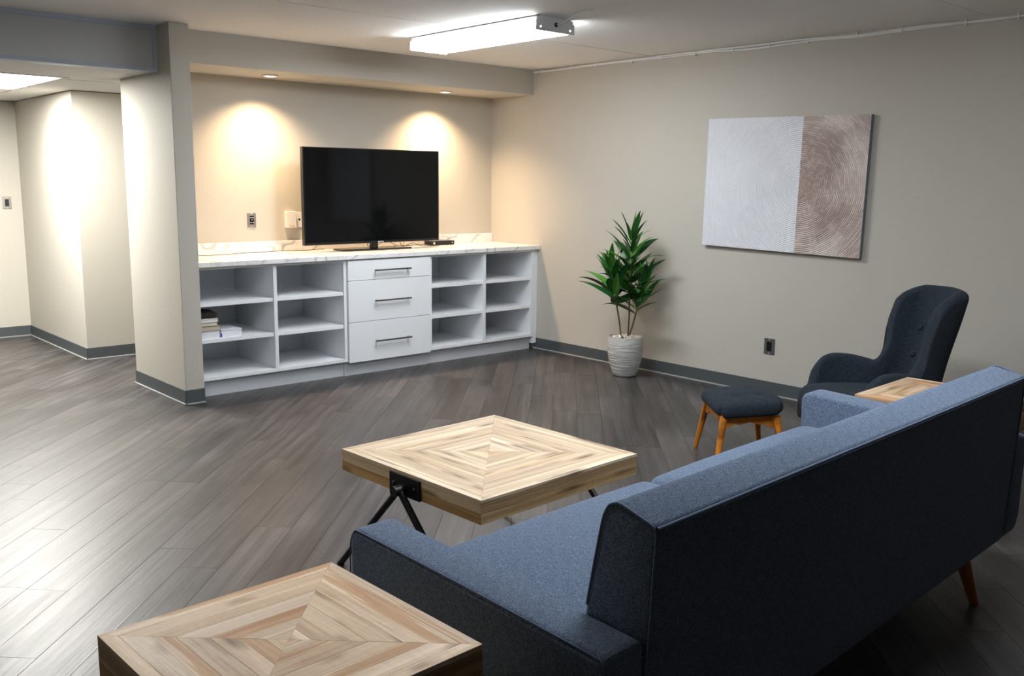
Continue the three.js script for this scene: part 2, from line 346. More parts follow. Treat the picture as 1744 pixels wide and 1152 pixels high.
{ // lowered hall ceiling around a light panel, with flat grid bars
  const c = struct('ceiling_hall', null, null, 'lower white ceiling of the hallway with grid bars', 'ceiling');
  const px0 = -4.14, px1 = -3.53, pz0 = -1.52, pz1 = -0.30, y0 = HALLH + 0.004, y1 = HALLH + 0.03;
  mesh('ceiling_panel', bx(LEFT, px0, y0, y1, FAR - 0.12, HDZ - 0.12), mHallCeil, c);
  mesh('ceiling_panel_001', bx(px1, FX0, y0, y1, -0.125, HDZ - 0.12), mHallCeil, c);
  mesh('ceiling_panel_004', bx(px1, -0.78, y0, y1, FAR - 0.12, -0.125), mHallCeil, c);
  mesh('ceiling_panel_002', bx(px0, px1, y0, y1, pz1, HDZ - 0.12), mHallCeil, c);
  mesh('ceiling_panel_003', bx(px0, px1, y0, y1, FAR - 0.12, pz0), mHallCeil, c);
  const bars = [[px1 + 0.005, px1 + 0.03, FAR, pz1 + 0.03], [px0 - 0.03, px0 - 0.005, FAR, pz1 + 0.03], [px0, px1, pz1 + 0.005, pz1 + 0.03], [px0, px1, pz0 - 0.03, pz0 - 0.005], [px1 + 0.03, FX1 + 0.4, -0.424, -0.40]];
  bars.forEach((b, i) => mesh('grid_bar' + (i ? '_00' + i : ''), bx(b[0], b[1], y0 - 0.004, y0, b[2], b[3]), mHallCeil, c));
}
{ // dark rubber baseboards with a pale bead of caulk along the floor
  const run = (name, label, segs) => {
    const b = struct(name, null, null, label, 'baseboard');
    segs.forEach(([x0, x1, z0, z1, nx, nz]) => {
      const t = 0.008, q = 0.017;
      const X = (d) => nx < 0 ? [x0 - d, x0] : nx > 0 ? [x1, x1 + d] : [x0, x1], Z = (d) => nz < 0 ? [z0 - d, z0] : nz > 0 ? [z1, z1 + d] : [z0, z1];
      mesh('base_strip', bx(X(t)[0], X(t)[1], 0.010, 0.097, Z(t)[0], Z(t)[1], 0.002, 1), mBase, b);
      mesh('caulk_bead', bx(X(q)[0], X(q)[1], 0, 0.011, Z(q)[0], Z(q)[1], 0.002, 1), mCaulk, b);
    });
  };
  run('baseboard_right', 'dark grey baseboard along the right wall', [[0, 0.001, 0.60, REAR, -1, 0]]);
  run('baseboard_partition', 'dark grey baseboard around the foot of the partition', [[FX0, FX1, FZ - 0.001, FZ, 0, 1], [FX0, FX0 + 0.001, -0.125, FZ + 0.008, -1, 0]]);
  run('baseboard_hall', 'dark grey baseboard along the hallway walls', [[LEFT, -3.21, FAR - 0.001, FAR, 0, 1], [-3.21, -3.209, FAR, -1.227, -1, 0], [-3.21, -0.9, -1.236, -1.235, 0, 1]]);
  run('baseboard_left', 'dark grey baseboard along the left wall', [[LEFT - 0.001, LEFT, FAR, REAR, 1, 0]]);
  run('baseboard_rear', 'dark grey baseboard behind the camera', [[LEFT, 0, REAR, REAR + 0.001, 0, -1]]);
}

// ---------------------------------------------------------------- lamps
const glow = (c, k) => M({ color: 0xffffff, emissive: c, emissiveIntensity: k, roughness: 0.6 });
function areaLight(name, color, k, w, d, x, y, z) {
  const l = new THREE.RectAreaLight(color, k, w, d); l.name = name; l.position.set(x, y, z); l.rotation.x = -Math.PI / 2; scene.add(l);
}
const mFit = M({ color: new THREE.Color().setRGB(0.80, 0.81, 0.83), roughness: 0.5 });
const mFitWhite = M({ color: new THREE.Color().setRGB(0.78, 0.79, 0.8), roughness: 0.4 });
function tubeLight(label, cx, cz, len, k, detail) {
  const t = thing('ceiling_light', label, 'ceiling light'), w = 0.300, z0 = cz - len / 2, z1 = cz + len / 2, y0 = 2.312;
  mesh('housing', bx(cx - 0.1465, cx + 0.1465, 2.353, H - 0.006, z0, z1, 0.003, 1), mFitWhite, t);
  const prof = roundShape([[-w / 2, 2.3525, 0.004], [-w / 2, y0 + 0.012, 0.012], [-w / 2 + 0.02, y0, 0.01], [w / 2 - 0.02, y0, 0.01], [w / 2, y0 + 0.012, 0.012], [w / 2, 2.3525, 0.004]]);
  const dg = extr(prof, len - 0.012, 0.001, 1); dg.translate(cx, 0, z0 + 0.006);
  mesh('diffuser', dg, glow(TUBE, k * 3.4), t);
  for (const s of [0, 1]) {
    const sh = roundShape([[-w / 2 - 0.004, y0 - 0.003, 0.006], [w / 2 + 0.004, y0 - 0.003, 0.006], [w / 2 + 0.004, 2.366, 0.008], [w / 2 - 0.022, 2.370, 0.006], [w / 2 - 0.026, H - 0.001, 0.002], [-w / 2 + 0.026, H - 0.001, 0.002], [-w / 2 + 0.022, 2.370, 0.006], [-w / 2 - 0.004, 2.366, 0.008]]);
    for (const q of [-1, 1]) { const h = new THREE.Path(); h.absarc(q * 0.118, 2.331, 0.0045, 0, Math.PI * 2, true); sh.holes.push(h); }
    const eg = new THREE.ExtrudeGeometry(sh, { depth: 0.005, bevelEnabled: false, curveSegments: 10 }); eg.translate(cx, 0, s ? z1 - 0.002 : z0 - 0.003);
    const ep = mesh('end_plate', triUV(eg), mFit, t);
    if (s && detail) {
      const gr = lathe([[0.0001, 0], [0.014, 0], [0.013, 0.004], [0.007, 0.010], [0.0001, 0.010]], 18); gr.rotateX(Math.PI / 2); gr.translate(cx + 0.003, 2.352, z1 + 0.003); mesh('grommet', gr, mJet, ep);
    }
  }
  areaLight('tube_light_emitter', TUBE, k, w - 0.03, len - 0.02, cx, y0 - 0.006, cz);
  return t;
}
const lamp1 = tubeLight('wraparound fluorescent fixture glowing on the ceiling in front of the alcove', -1.672, 1.908, 1.22, L_TUBE, true);
mesh('power_cord', tube([[-1.668, 2.352, 2.53], [-1.665, 2.353, 2.56], [-1.68, 2.372, 2.64], [-1.705, H - 0.004, 2.76], [-1.715, H - 0.002, 2.85]], 0.0042, 24, 6), mPlastic, lamp1);
tubeLight('wraparound fluorescent fixture on the ceiling in front of the hallway opening, outside the picture', -4.42, 3.05, 1.22, L_TUBE2, false);
tubeLight('wraparound fluorescent fixture on the ceiling above the sofa seat, outside the picture', -2.85, 4.80, 1.22, L_TUBE3, false);
{
  const t = thing('flat_ceiling_light', 'bright flat light panel in the hallway ceiling', 'ceiling light');
  mesh('frame', merge([bx(-4.138, -4.122, HALLH, HALLH + 0.035, -1.518, -0.302), bx(-3.548, -3.532, HALLH, HALLH + 0.035, -1.518, -0.302), bx(-4.122, -3.548, HALLH, HALLH + 0.035, -1.518, -1.502), bx(-4.122, -3.548, HALLH, HALLH + 0.035, -0.318, -0.302)]), mFitWhite, t);
  mesh('diffuser', bx(-4.122, -3.548, HALLH + 0.010, HALLH + 0.03, -1.502, -0.318), glow(HALL, 6), t);
  areaLight('hall_panel_emitter', HALL, L_HALL, 0.56, 1.17, -3.835, HALLH + 0.006, -0.91);
}
for (const [x, z, lab] of [[-2.31, 0.265, 'small round recessed spotlight in the soffit near the partition'], [-0.708, 0.235, 'small round recessed spotlight in the soffit near the right wall']]) {
  const t = thing('recessed_light', lab, 'ceiling light', 'recessed spotlights in the soffit');
  const ring = lathe([[0.036, -0.001], [0.038, -0.008], [0.046, -0.012], [0.056, -0.008], [0.058, 0], [0.036, 0.0]], 36); ring.translate(x, SOFY, z); mesh('trim_ring', ring, mFitWhite, t);
  const lens = lathe([[0.0005, -0.013], [0.018, -0.012], [0.030, -0.008], [0.0365, -0.001], [0.0005, -0.001]], 28); lens.translate(x, SOFY, z); mesh('lens', lens, glow(new THREE.Color(1, 0.86, 0.66), 5), t);
  const s = new THREE.SpotLight(WARM, I_SPOT, 0, 1.13, 1.0, 2); s.name = 'recessed_spot_emitter'; s.position.set(x, SOFY - 0.022, z); s.target.position.set(x, 0, z);
  s.castShadow = true; s.shadow.radius = 1.4; scene.add(s, s.target);
}

// ---------------------------------------------------------------- cabinets along the alcove
const CZ = 0.63, CY0 = 0.112, CY1 = 0.876, YS = [[0.612, 0.638], [0.366, 0.392]];
function openUnit(label, x0, x1, xm, kickTo) {
  const t = thing('shelf_cabinet', label, 'cabinet', 'white open shelf cabinets'), th = 0.024, e = 0.0012;
  const b = (n, ...a) => mesh(n, bx(...a, e, 1), mWhite, t);
  b('side_panel', x0, x0 + th, CY0, CY1, 0.012, CZ); b('side_panel', x1 - th, x1, CY0, CY1, 0.012, CZ);
  b('divider', xm - 0.0135, xm + 0.0135, CY0 + th, CY1 - 0.016, 0.02, CZ);
  b('bottom_panel', x0 + th, x1 - th, CY0, CY0 + th, 0.012, CZ - 0.001);
  b('top_rail', x0 + th, x1 - th, CY1 - 0.016, CY1, 0.012, CZ - 0.001);
  b('back_panel', x0 + th, x1 - th, CY0 + th, CY1 - 0.016, 0.012, 0.02);
  for (const [a, c] of [[x0 + th, xm - 0.0135], [xm + 0.0135, x1 - th]]) for (const [y0, y1] of YS) b('shelf', a, c, y0, y1, 0.02, CZ - 0.012);
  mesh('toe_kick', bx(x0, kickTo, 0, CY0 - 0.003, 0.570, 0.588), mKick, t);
  return t;
}
openUnit('white open shelf cabinet beside the partition with books inside', FX1 + 0.004, -1.936, -2.511, -1.95);
openUnit('white empty open shelf cabinet next to the right wall', -1.176, -0.052, -0.604, -0.052);
single('filler_strip', bx(-0.050, -0.002, CY0 - 0.06, CY1, 0.58, CZ - 0.004, 0.001, 1), mWhite, 'narrow white filler strip between cabinet and right wall', 'filler panel');
{
  const t = thing('drawer_cabinet', 'white cabinet with three handled drawers under the television', 'cabinet');
  mesh('carcass', bx(-1.934, -1.178, CY0, CY1, 0.012, CZ - 0.004), mWhite, t);
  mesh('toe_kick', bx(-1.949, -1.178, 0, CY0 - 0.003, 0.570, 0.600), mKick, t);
  for (const [y0, y1, hy] of [[0.7195, 0.866, 0.790], [0.4085, 0.7165, 0.560], [0.104, 0.4055, 0.253]]) {
    const d = mesh('drawer_front', bx(-1.932, -1.180, y0, y1, CZ - 0.002, CZ + 0.019, 0.0015, 1), mWhite, t);
    const f = CZ + 0.019, hz = f + 0.030;
    mesh('handle', merge([bx(-1.715, -1.383, hy - 0.006, hy + 0.006, hz - 0.005, hz + 0.005, 0.002, 1), bx(-1.700, -1.690, hy - 0.005, hy + 0.005, f, hz), bx(-1.408, -1.398, hy - 0.005, hy + 0.005, f, hz)]), mSteel, d);
  }
}
{
  const t = thing('countertop', 'white marble-look worktop running the length of the alcove', 'countertop');
  mesh('worktop', bx(FX1 + 0.001, -0.001, CY1 + 0.001, 0.912, 0.021, 0.660, 0.004, 2), mMarble, t);
  mesh('backsplash', bx(FX1 + 0.001, -0.001, 0.912, 0.990, 0.001, 0.021, 0.002, 1), mMarble, t);
}

// ---------------------------------------------------------------- television and what lies around it
const CT = 0.9125;
{
  const t = thing('television', 'large black flat-screen television standing on the marble worktop', 'television');
  t.position.set(-1.456, 0, 0.300); t.rotation.y = 0.012;
  mesh('cabinet', bx(-0.634, 0.634, 0.965, 1.695, -0.040, 0, 0.004, 2), mJet, t);
  mesh('rear_housing', bx(-0.42, 0.42, 1.0, 1.46, -0.075, -0.039, 0.012, 2), mJet, t);
  mesh('screen', bx(-0.622, 0.622, 0.984, 1.685, -0.001, 0.0012), P({ color: new THREE.Color().setRGB(0.0035, 0.0038, 0.0045), roughness: 0.07, specularIntensity: 0.45 }), t);
  mesh('badge', bx(0.020, 0.075, 0.970, 0.9785, -0.001, 0.0016), M({ color: new THREE.Color().setRGB(0.72, 0.74, 0.78), roughness: 0.35, metalness: 0.5 }), t);
  mesh('neck', bx(-0.030, 0.030, 0.918, 1.02, -0.048, -0.008, 0.006, 2), mJet, t);
  const b = extr(roundShape([[-0.30, -0.13, 0.05], [0.30, -0.13, 0.05], [0.33, 0.10, 0.04], [-0.33, 0.10, 0.04]]), 0.010, 0.003); b.rotateX(Math.PI / 2); b.translate(0, CT + 0.010, -0.045);
  const cord = (pts, r) => mesh('cord', tube(pts.map(q => [q[0] + 1.456, q[1], q[2] - 0.3]), r, 40, 6), mBlack, t);
  cord([[-1.42, 1.0, 0.215], [-1.44, CT + 0.03, 0.15], [-1.36, CT + 0.004, 0.12], [-1.28, CT + 0.03, 0.10], [-1.2, CT + 0.05, 0.09], [-1.12, CT + 0.012, 0.09], [-1.02, CT + 0.003, 0.10], [-0.9, CT + 0.006, 0.12], [-0.80, CT + 0.012, 0.115]], 0.0024);
  cord([[-1.15, 1.0, 0.215], [-1.13, CT + 0.04, 0.17], [-1.08, CT + 0.004, 0.15], [-0.99, CT + 0.028, 0.16], [-0.93, CT + 0.004, 0.19], [-0.84, CT + 0.004, 0.235], [-0.76, CT + 0.003, 0.225]], 0.0026);
  mesh('stand_base', b, P({ color: new THREE.Color().setRGB(0.012, 0.011, 0.010), roughness: 0.16 }), t);
}
{
  const t = thing('media_box', 'small black media box on the worktop behind the television', 'media player');
  mesh('case', bx(-0.80, -0.565, CT, CT + 0.036, 0.055, 0.175, 0.003, 2), mJet, t);
  mesh('sticker', bx(-0.794, -0.774, CT + 0.008, CT + 0.028, 0.1745, 0.1757), mPlastic, t);
  mesh('indicator', bx(-0.592, -0.580, CT + 0.015, CT + 0.022, 0.1745, 0.1757), mPlastic, t);
}
single('power_cable', tube([[-3.06, CT + 0.003, 0.20], [-2.92, CT + 0.003, 0.150], [-2.76, CT + 0.003, 0.165], [-2.62, CT + 0.003, 0.150], [-2.48, CT + 0.003, 0.105], [-2.34, CT + 0.003, 0.095], [-2.20, CT + 0.003, 0.060], [-2.06, CT + 0.003, 0.085], [-1.95, CT + 0.003, 0.110], [-1.86, CT + 0.004, 0.085], [-1.80, CT + 0.004, 0.095]], 0.0021, 60, 6), mBlack, 'thin dark cable lying across the marble worktop left of the television', 'cable');

// wall plates
function plate(name, label, x, y, w, h, face, mat, mid, o = {}) {
  const t = thing(name, label, 'wall plate');
  mesh('cover', bx(-w / 2, w / 2, -h / 2, h / 2, 0, o.d || 0.006, 0.0025, 1), mat, t);
  if (mid) mesh('insert', bx(-w * 0.235, w * 0.235, -h * 0.29, h * 0.29, 0.001, (o.d || 0.006) + 0.002, 0.001, 1), mid, t);
  for (const s of [-1, 1]) if (o.screws) { const g = new THREE.CylinderGeometry(0.003, 0.003, 0.002, 10); g.rotateX(Math.PI / 2); g.translate(0, s * h * 0.42, 0.007); mesh('screw', g, mPlastic, t); }
  if (face === 'z') t.position.set(x[0], y, x[1]); else { t.position.set(x[0], y, x[1]); t.rotation.y = -Math.PI / 2; }
  return t;
}
{
  const o = plate('outlet', 'brushed steel outlet with black sockets on the alcove wall', [-2.360, 0], 1.151, 0.070, 0.108, 'z', mPlate, mJet, { screws: true });
  for (const [x, y] of [[-0.008, 0.018], [0.008, 0.018], [-0.008, -0.018], [0.008, -0.018], [0, 0.002]]) { const g = new THREE.CylinderGeometry(x ? 0.0042 : 0.003, x ? 0.0042 : 0.003, 0.002, 10); g.rotateX(Math.PI / 2); g.translate(x, y, 0.008); mesh('contact', g, mPlastic, o); }
  const b = plate('wall_box', 'white plastic box on the alcove wall left of the television', [-2.045, 0], 1.150, 0.084, 0.124, 'z', mPlastic, null, { d: 0.036 });
  for (const s of [-0.012, 0.016]) mesh('terminal', bx(s - 0.006, s + 0.006, -0.052, -0.045, 0.034, 0.039), M({ color: new THREE.Color().setRGB(0.55, 0.32, 0.15), roughness: 0.5 }), b);
  const j = plate('jack_plate', 'white jack plate on the alcove wall at the television edge', [-1.962, 0], 1.147, 0.076, 0.116, 'z', mPlastic, null, {});
  mesh('jack', bx(-0.008, 0.006, -0.006, 0.008, 0.004, 0.0075), mJet, j);
  mesh('cord', tube([[0.02, -0.055, 0.006], [0.019, -0.09, 0.018], [0.022, -0.125, 0.02], [0.05, -0.15, 0.02], [0.09, -0.15, 0.02]], 0.0022, 30, 6), mPlastic, j);
  plate('wall_outlet', 'dark metal outlet plate low on the right wall', [0, 2.985], 0.344, 0.082, 0.112, 'x', mPlateDark, mJet, { screws: true });
  plate('light_switch', 'steel switch plate with dark rocker on the far hallway wall', [-3.334, FAR], 1.221, 0.072, 0.110, 'z', mPlate, M({ color: new THREE.Color().setRGB(0.02, 0.022, 0.03), roughness: 0.35 }), { screws: true });
}

// books in the left cabinet
{
  const Y0 = 0.3925, mk = (c, r = 0.6) => M({ color: new THREE.Color().setRGB(...c), roughness: r });
  const pages = mk([0.72, 0.70, 0.66], 0.8);
  const book = (label, x0, x1, y, h, z0, z1, cover, pg = pages) => {
    const t = thing('book', label, 'book', 'books on the cabinet shelf'), c = 0.0025;
    mesh('pages', bx(x0 + 0.004, x1 - 0.004, y + c, y + h - c, z0 + 0.004, z1 - 0.003), pg, t);
    mesh('cover', merge([bx(x0, x1, y, y + c, z0, z1), bx(x0, x1, y + h - c, y + h, z0, z1), bx(x0, x1, y, y + h, z0, z0 + 0.003)]), cover, t);
    return t;
  };
  book('thick white book at the bottom of the stack beside the partition', -3.062, -2.912, Y0, 0.052, 0.36, 0.600, mk([0.74, 0.75, 0.80]), mk([0.74, 0.74, 0.78]));
  book('tan book second from the bottom of the stack', -3.060, -2.908, Y0 + 0.0525, 0.034, 0.37, 0.602, mk([0.20, 0.15, 0.11]), mk([0.52, 0.44, 0.35]));
  book('cream book in the stack below the uppermost book', -3.066, -2.925, Y0 + 0.087, 0.024, 0.38, 0.595, mk([0.60, 0.55, 0.47]), mk([0.62, 0.57, 0.48]));
  book('white book uppermost in the stack under the dark cloth pouch', -3.064, -2.920, Y0 + 0.1115, 0.022, 0.38, 0.598, mk([0.75, 0.73, 0.69]));
  const w = book('white book lying alone on the shelf right of the stack', -2.902, -2.748, Y0, 0.049, 0.34, 0.590, mk([0.70, 0.70, 0.76]), mk([0.74, 0.74, 0.78]));
  mesh('bookmark', bx(-2.9045, -2.8965, Y0 + 0.001, Y0 + 0.026, 0.5885, 0.594), mk([0.02, 0.05, 0.42]), w);
  const g = soft(0.15, 0.036, 0.18, 0.012, 0.012, 10, 3, 10, (v) => { v.y += 0.010 * Math.sin(v.x * 40) * (v.y / 0.04) + (v.z > 0 ? 0.006 : 0); v.y *= 0.55 + 0.45 * Math.max(0, 1 - (v.x + 0.02) * 5.5); });
  g.translate(-2.990, Y0 + 0.1345, 0.49); g.computeBoundingBox();
  single('pouch', g, mk([0.016, 0.013, 0.014], 0.85), 'crumpled dark cloth pouch on top of the book stack', 'pouch');
}

// ---------------------------------------------------------------- painting
{
  const W = 1.218, Hh = 0.890, t = thing('painting', 'textured white and brown canvas with concentric rings on the right wall', 'painting');
  const cu = 0.617, cv = 0.49, asp = W / Hh;
  const ring = (u, v) => { const dx = (u - cu) * W, dy = (v - cv) * Hh; return [Math.hypot(dx, dy), Math.atan2(dy, dx)]; };
  const PITCH = 0.0125, gro = (u, v, r) => 0.5 + 0.5 * Math.sin(r / PITCH * Math.PI * 2 + 1.1 * N2(u * 14, v * 10, 14, 10));
  const map = tex(1400, 1024, (u, v, o) => {
    const [r, a] = ring(u, v), e = 0.617 + 0.002 * (N1(v * 40, 3, 40, 8) - 0.5);
    const gr = gro(u, v, r), n = fbm(u, v, 9, 7, 4), f = N3(u * 340, v * 250, 340, 250), st = N4(r / PITCH * 1.0, (a + 4) * 9, 64, 64), big = N1(u * 5, v * 4, 5, 4);
    if (u < e) { const l = 0.895 + 0.04 * (n - 0.5) - 0.075 * sm(0.62, 0.98, gr) * (0.4 + 0.9 * st) + 0.05 * (f - 0.5); o[0] = l * 0.985; o[1] = l * 0.992; o[2] = l * 1.02; }
    else {
      const line = sm(0.45, 0.95, gr) * (0.22 + 0.60 * sm(0.35, 0.8, st)), wear = 0.34 * sm(0.42, 0.68, 0.6 * n + 0.4 * big), k = Math.min(1, line * 0.8 + wear + 0.30 * (f - 0.5) + 0.28 * sm(0.30, 0.50, r));
      o[0] = lerp(0.585, 0.90, k); o[1] = lerp(0.50, 0.855, k); o[2] = lerp(0.465, 0.83, k);
    }
  });
  const bump = tex(1400, 1024, (u, v, o) => { const [r] = ring(u, v); o[0] = o[1] = o[2] = 0.85 * gro(u, v, r) + 0.12 * N3(u * 200, v * 150, 200, 150); }, false);
  const face = new THREE.PlaneGeometry(W, Hh); face.translate(0, 0, 0.0355);
  mesh('stretched_canvas', bx(-W / 2, W / 2, -Hh / 2, Hh / 2, 0, 0.035, 0.002, 1), M({ color: new THREE.Color().setRGB(0.20, 0.235, 0.29), roughness: 0.8 }), t);
  mesh('painted_face', face, P({ map, bumpMap: bump, bumpScale: 0.0022, roughness: 0.42 }), t);
  t.position.set(-0.002, 1.4527, 3.017); t.rotation.set(0, -Math.PI / 2, 0); t.rotateZ(-0.017);
}

// ---------------------------------------------------------------- cables along the wall top
{
  const t = thing('wall_cable', 'white cables clipped along the top of the right wall', 'cable');
  const path = (dy, ph, dx) => { const p = []; for (let i = 0; i <= 60; i++) { const z = 0.555 + i * 0.09; p.push(V(-0.007 - dx, H - 0.009 - dy - 0.011 * (1 + Math.sin(z * 2.1 + ph)) * (N1(z * 2.3 + ph, 1, 64, 8)), z)); } return p; };
  mesh('cable', tube(path(0.001, 0, 0.002), 0.0066, 240, 6), mPlastic, t);
  mesh('cable', tube(path(0.011, 1.7, 0), 0.0066, 240, 6), mPlastic, t);
  for (let i = 0; i < 17; i++) { const z = 0.70 + i * 0.31 + rr(-0.05, 0.05); mesh('clip', bx(-0.017, -0.001, H - 0.038, H - 0.006, z - 0.004, z + 0.004, 0.002, 1), mPlastic, t); }
}

// ---------------------------------------------------------------- tables of mitred teak strips
function tableTop(t, W, D, y0, y1, widths, mats, edges, uvScale) {  // W along x, D along z, ring after ring of strips
  const th = 0.010, g = 0.00018; let a = 0; const cuts = [0, ...widths.map(w => a += w)];
  mesh('core', bx(-W / 2 + 0.013, W / 2 - 0.013, y0 + 0.004, y1 - th - 0.0005, -D / 2 + 0.013, D / 2 - 0.013), mWoodDark, t);
  const last = cuts.length - 1;
  for (let i = 0; i < last; i++) {
    const o = cuts[i], n = cuts[i + 1];
    for (let s = 0; s < 4; s++) {
      const A = s % 2 ? D / 2 : W / 2, B = s % 2 ? W / 2 : D / 2;    // A half length, B distance of this side
      const f = i === last - 1 && Math.abs(n - Math.min(W, D) / 2) < 1e-6;
      let poly = f ? [[-(A - o) + g * 2, B - o - g], [A - o - g * 2, B - o - g], [0, B - n + g * 1.5]] : [[-(A - o) + g * 2, B - o - g], [A - o - g * 2, B - o - g], [A - n - g, B - n + g], [-(A - n) + g, B - n + g]];
      const ou = rr(0, 1), ov = rr(0, 1), mi = Math.floor(rr(0, mats.length)), lift = rr(-0.0002, 0.0002);
      const geo = slab(poly, y1 - th, y1 + lift, 0.0003, (x, y, z) => [x * uvScale + ou, (z + y) * 2 * uvScale + ov]);
      geo.rotateY(s * Math.PI / 2);
      mesh('strip', geo, mats[mi], t);
    }
  }
  // the apron: stacked boards on each side
  for (let s = 0; s < 4; s++) {
    const A = s % 2 ? D / 2 : W / 2, B = s % 2 ? W / 2 : D / 2;
    let y = y1 - th - 0.0006;
    edges.forEach((h, k) => {
      const b = 0.012, ou = rr(0, 1), ov = rr(0, 1), gp = 0.0004;
      const geo = slab([[-A + gp, B], [A - gp, B], [A - b - gp, B - b], [-A + b + gp, B - b]], y - h + gp, y - gp, 0, (x, yy, z) => [x * uvScale + ou, (yy + z) * 2 * uvScale + ov]);
      geo.rotateY(s * Math.PI / 2); mesh('edge_board', geo, mTeakEdge[[[2, 3, 2], [0, 3, 1], [0, 1, 3], [0, 1, 0]][s][k % 3]], t); y -= h;
    });
  }
}
{
  const W = 0.788, D = 0.788, y1 = 0.450, y0 = 0.368;
  const t = thing('coffee_table', 'low square teak coffee table with black angled legs in front of the sofa', 'table');
  tableTop(t, W, D, y0, y1, [0.031, 0.040, 0.052, 0.034, 0.046, 0.044, 0.036, 0.050, W / 2 - 0.333], mTeakTop, [0.036, 0.036], 1);
  for (const s of [-1, 1]) {
    const X = s * W / 2, br = [];
    const pl = mesh('bracket', bx(Math.min(X, X + s * 0.007), Math.max(X, X + s * 0.007), y0 - 0.003, y1 - 0.012, -0.086, 0.086, 0.0015, 1), mBlack, t);
    for (const q of [-1, 1]) { const g = lathe([[0.0001, 0], [0.008, 0], [0.0075, 0.002], [0.005, 0.005], [0.0001, 0.005]], 14); g.rotateZ(-s * Math.PI / 2); g.translate(X + s * 0.007, y0 + 0.032, q * 0.058); mesh('bolt', g, mBlack, pl); }
    const apex = [X + s * 0.026, y0 + 0.020, -0.004];
    const hub = new THREE.CylinderGeometry(0.019, 0.019, 0.046, 20); hub.rotateZ(Math.PI / 2); hub.translate(X + s * 0.029, y0 + 0.022, -0.004); mesh('hub', hub, mBlack, pl);
    for (const q of [-1, 1]) mesh('leg', rod([X + s * 0.026, 0, q * 0.385], [apex[0], apex[1], apex[2] + q * 0.006], 0.0125), mBlack, t);
  }
  t.position.set(-3.388, 0, 3.962); t.rotation.y = 0.035;
}
function sideTable(label, x, z, rot) {
  const W = 0.538, D = 0.538, y1 = 0.565, y0 = 0.425;
  const t = thing('side_table', label, 'table');
  tableTop(t, W, D, y0, y1, [0.030, 0.046, 0.034, 0.048, 0.042, 0.036, W / 2 - 0.236], mTeakVivid, [0.043, 0.043, 0.043], 1);
  for (const sx of [-1, 1]) for (const sz of [-1, 1]) mesh('leg', rod([sx * 0.235, 0, sz * 0.235], [sx * 0.205, y0 + 0.01, sz * 0.205], 0.011), mBlack, t);
  t.position.set(x, 0, z); t.rotation.y = rot; return t;
}
sideTable('square teak side table with bold brown streaks beside the sofa arm in the foreground', -4.784, 4.998, 0.030);
sideTable('square teak side table between the far sofa arm and the armchair', -1.585, 4.865, 0.045);

// ---------------------------------------------------------------- sofa
{
  const t = thing('sofa', 'blue-grey woven two-seat sofa with rounded arms and wooden legs', 'sofa');
  // local: x along the length 0..L, z from the front 0 to the back
  const L = 2.39, AW = 0.125, D = 0.838;
  const sideProfile = roundShape([[0.012, 0.175, 0.03], [0, 0.604, 0.05], [D, 0.566, 0.022], [D - 0.004, 0.175, 0.07]]);
  for (const x of [0, L - AW]) {
    const g = extr(sideProfile, AW, 0.018, 4, 10); g.rotateY(-Math.PI / 2); g.translate(x + AW, 0, 0);
    const a = mesh('arm', g, mSofa, t), o = x ? 1 : -1, xo = x + (x ? AW - 0.004 : 0.004);
    mesh('seam', tube([[xo, 0.22, 0.006], [xo, 0.40, 0.003], [xo, 0.55, 0.004], [xo, 0.592, 0.022], [xo, 0.5955, 0.06], [xo, 0.583, 0.42], [xo, 0.5635, 0.80], [xo, 0.553, 0.831], [xo, 0.5, 0.834], [xo, 0.25, 0.832]], 0.0020, 90, 6), mPipe, a);
  }
  mesh('base_frame', bx(AW - 0.004, L - AW + 0.004, 0.185, 0.335, 0.035, D - 0.05, 0.012, 2), mSofa, t);
  const cw = (L - 2 * AW) / 2 - 0.003;
  for (const k of [0, 1]) {
    const g = soft(cw, 0.140, 0.680, 0.055, 0.020, 26, 7, 20); g.translate(AW + (k + 0.5) * (L - 2 * AW) / 2, 0.333, 0.345);
    mesh('seat_cushion', g, mSofa, t);
  }
  const BX0 = AW + 0.004, BL = L - 2 * BX0;
  const bp = [[D - 0.012, 0.178, 0.04], [D + 0.012, 0.803, 0.016], [0.722, 0.829, 0.040], [0.648, 0.44, 0.02], [0.600, 0.33, 0.02], [0.600, 0.19, 0.01]];
  const bg = extr(roundShape(bp), BL, 0.010, 3, 10); bg.rotateY(-Math.PI / 2); bg.translate(BX0 + BL, 0, 0);
  const back = mesh('backrest', bg, mSofa, t);
  for (const x of [BX0 + 0.002, BX0 + BL - 0.002])
    mesh('piping', tube([[x, 0.585, 0.678], [x, 0.70, 0.699], [x, 0.785, 0.716], [x, 0.815, 0.731], [x, 0.8245, 0.755], [x, 0.812, 0.80], [x, 0.800, 0.838], [x, 0.786, 0.849], [x, 0.72, 0.847], [x, 0.60, 0.8425], [x, 0.40, 0.835], [x, 0.22, 0.828]], 0.0034, 90, 6), mPipe, back);
  mesh('piping', tube([[BX0 + 0.004, 0.796, 0.849], [L / 2, 0.796, 0.8495], [L - BX0 - 0.004, 0.796, 0.849]], 0.0045, 20, 6), mPipe, back);
  for (const [fx, tx] of [[0.315, 0.355], [L - 0.315, L - 0.355]]) for (const [fz, tz] of [[0.05, 0.10], [0.812, 0.765]]) {
    const g = rod([fx, 0, fz], [tx, 0.187, tz], 0.0145, 0.027, 18); mesh('leg', triUV(g), mLegDark, t);
  }
  t.position.set(-4.418, 0, 4.627); t.rotation.y = 0.047;
}

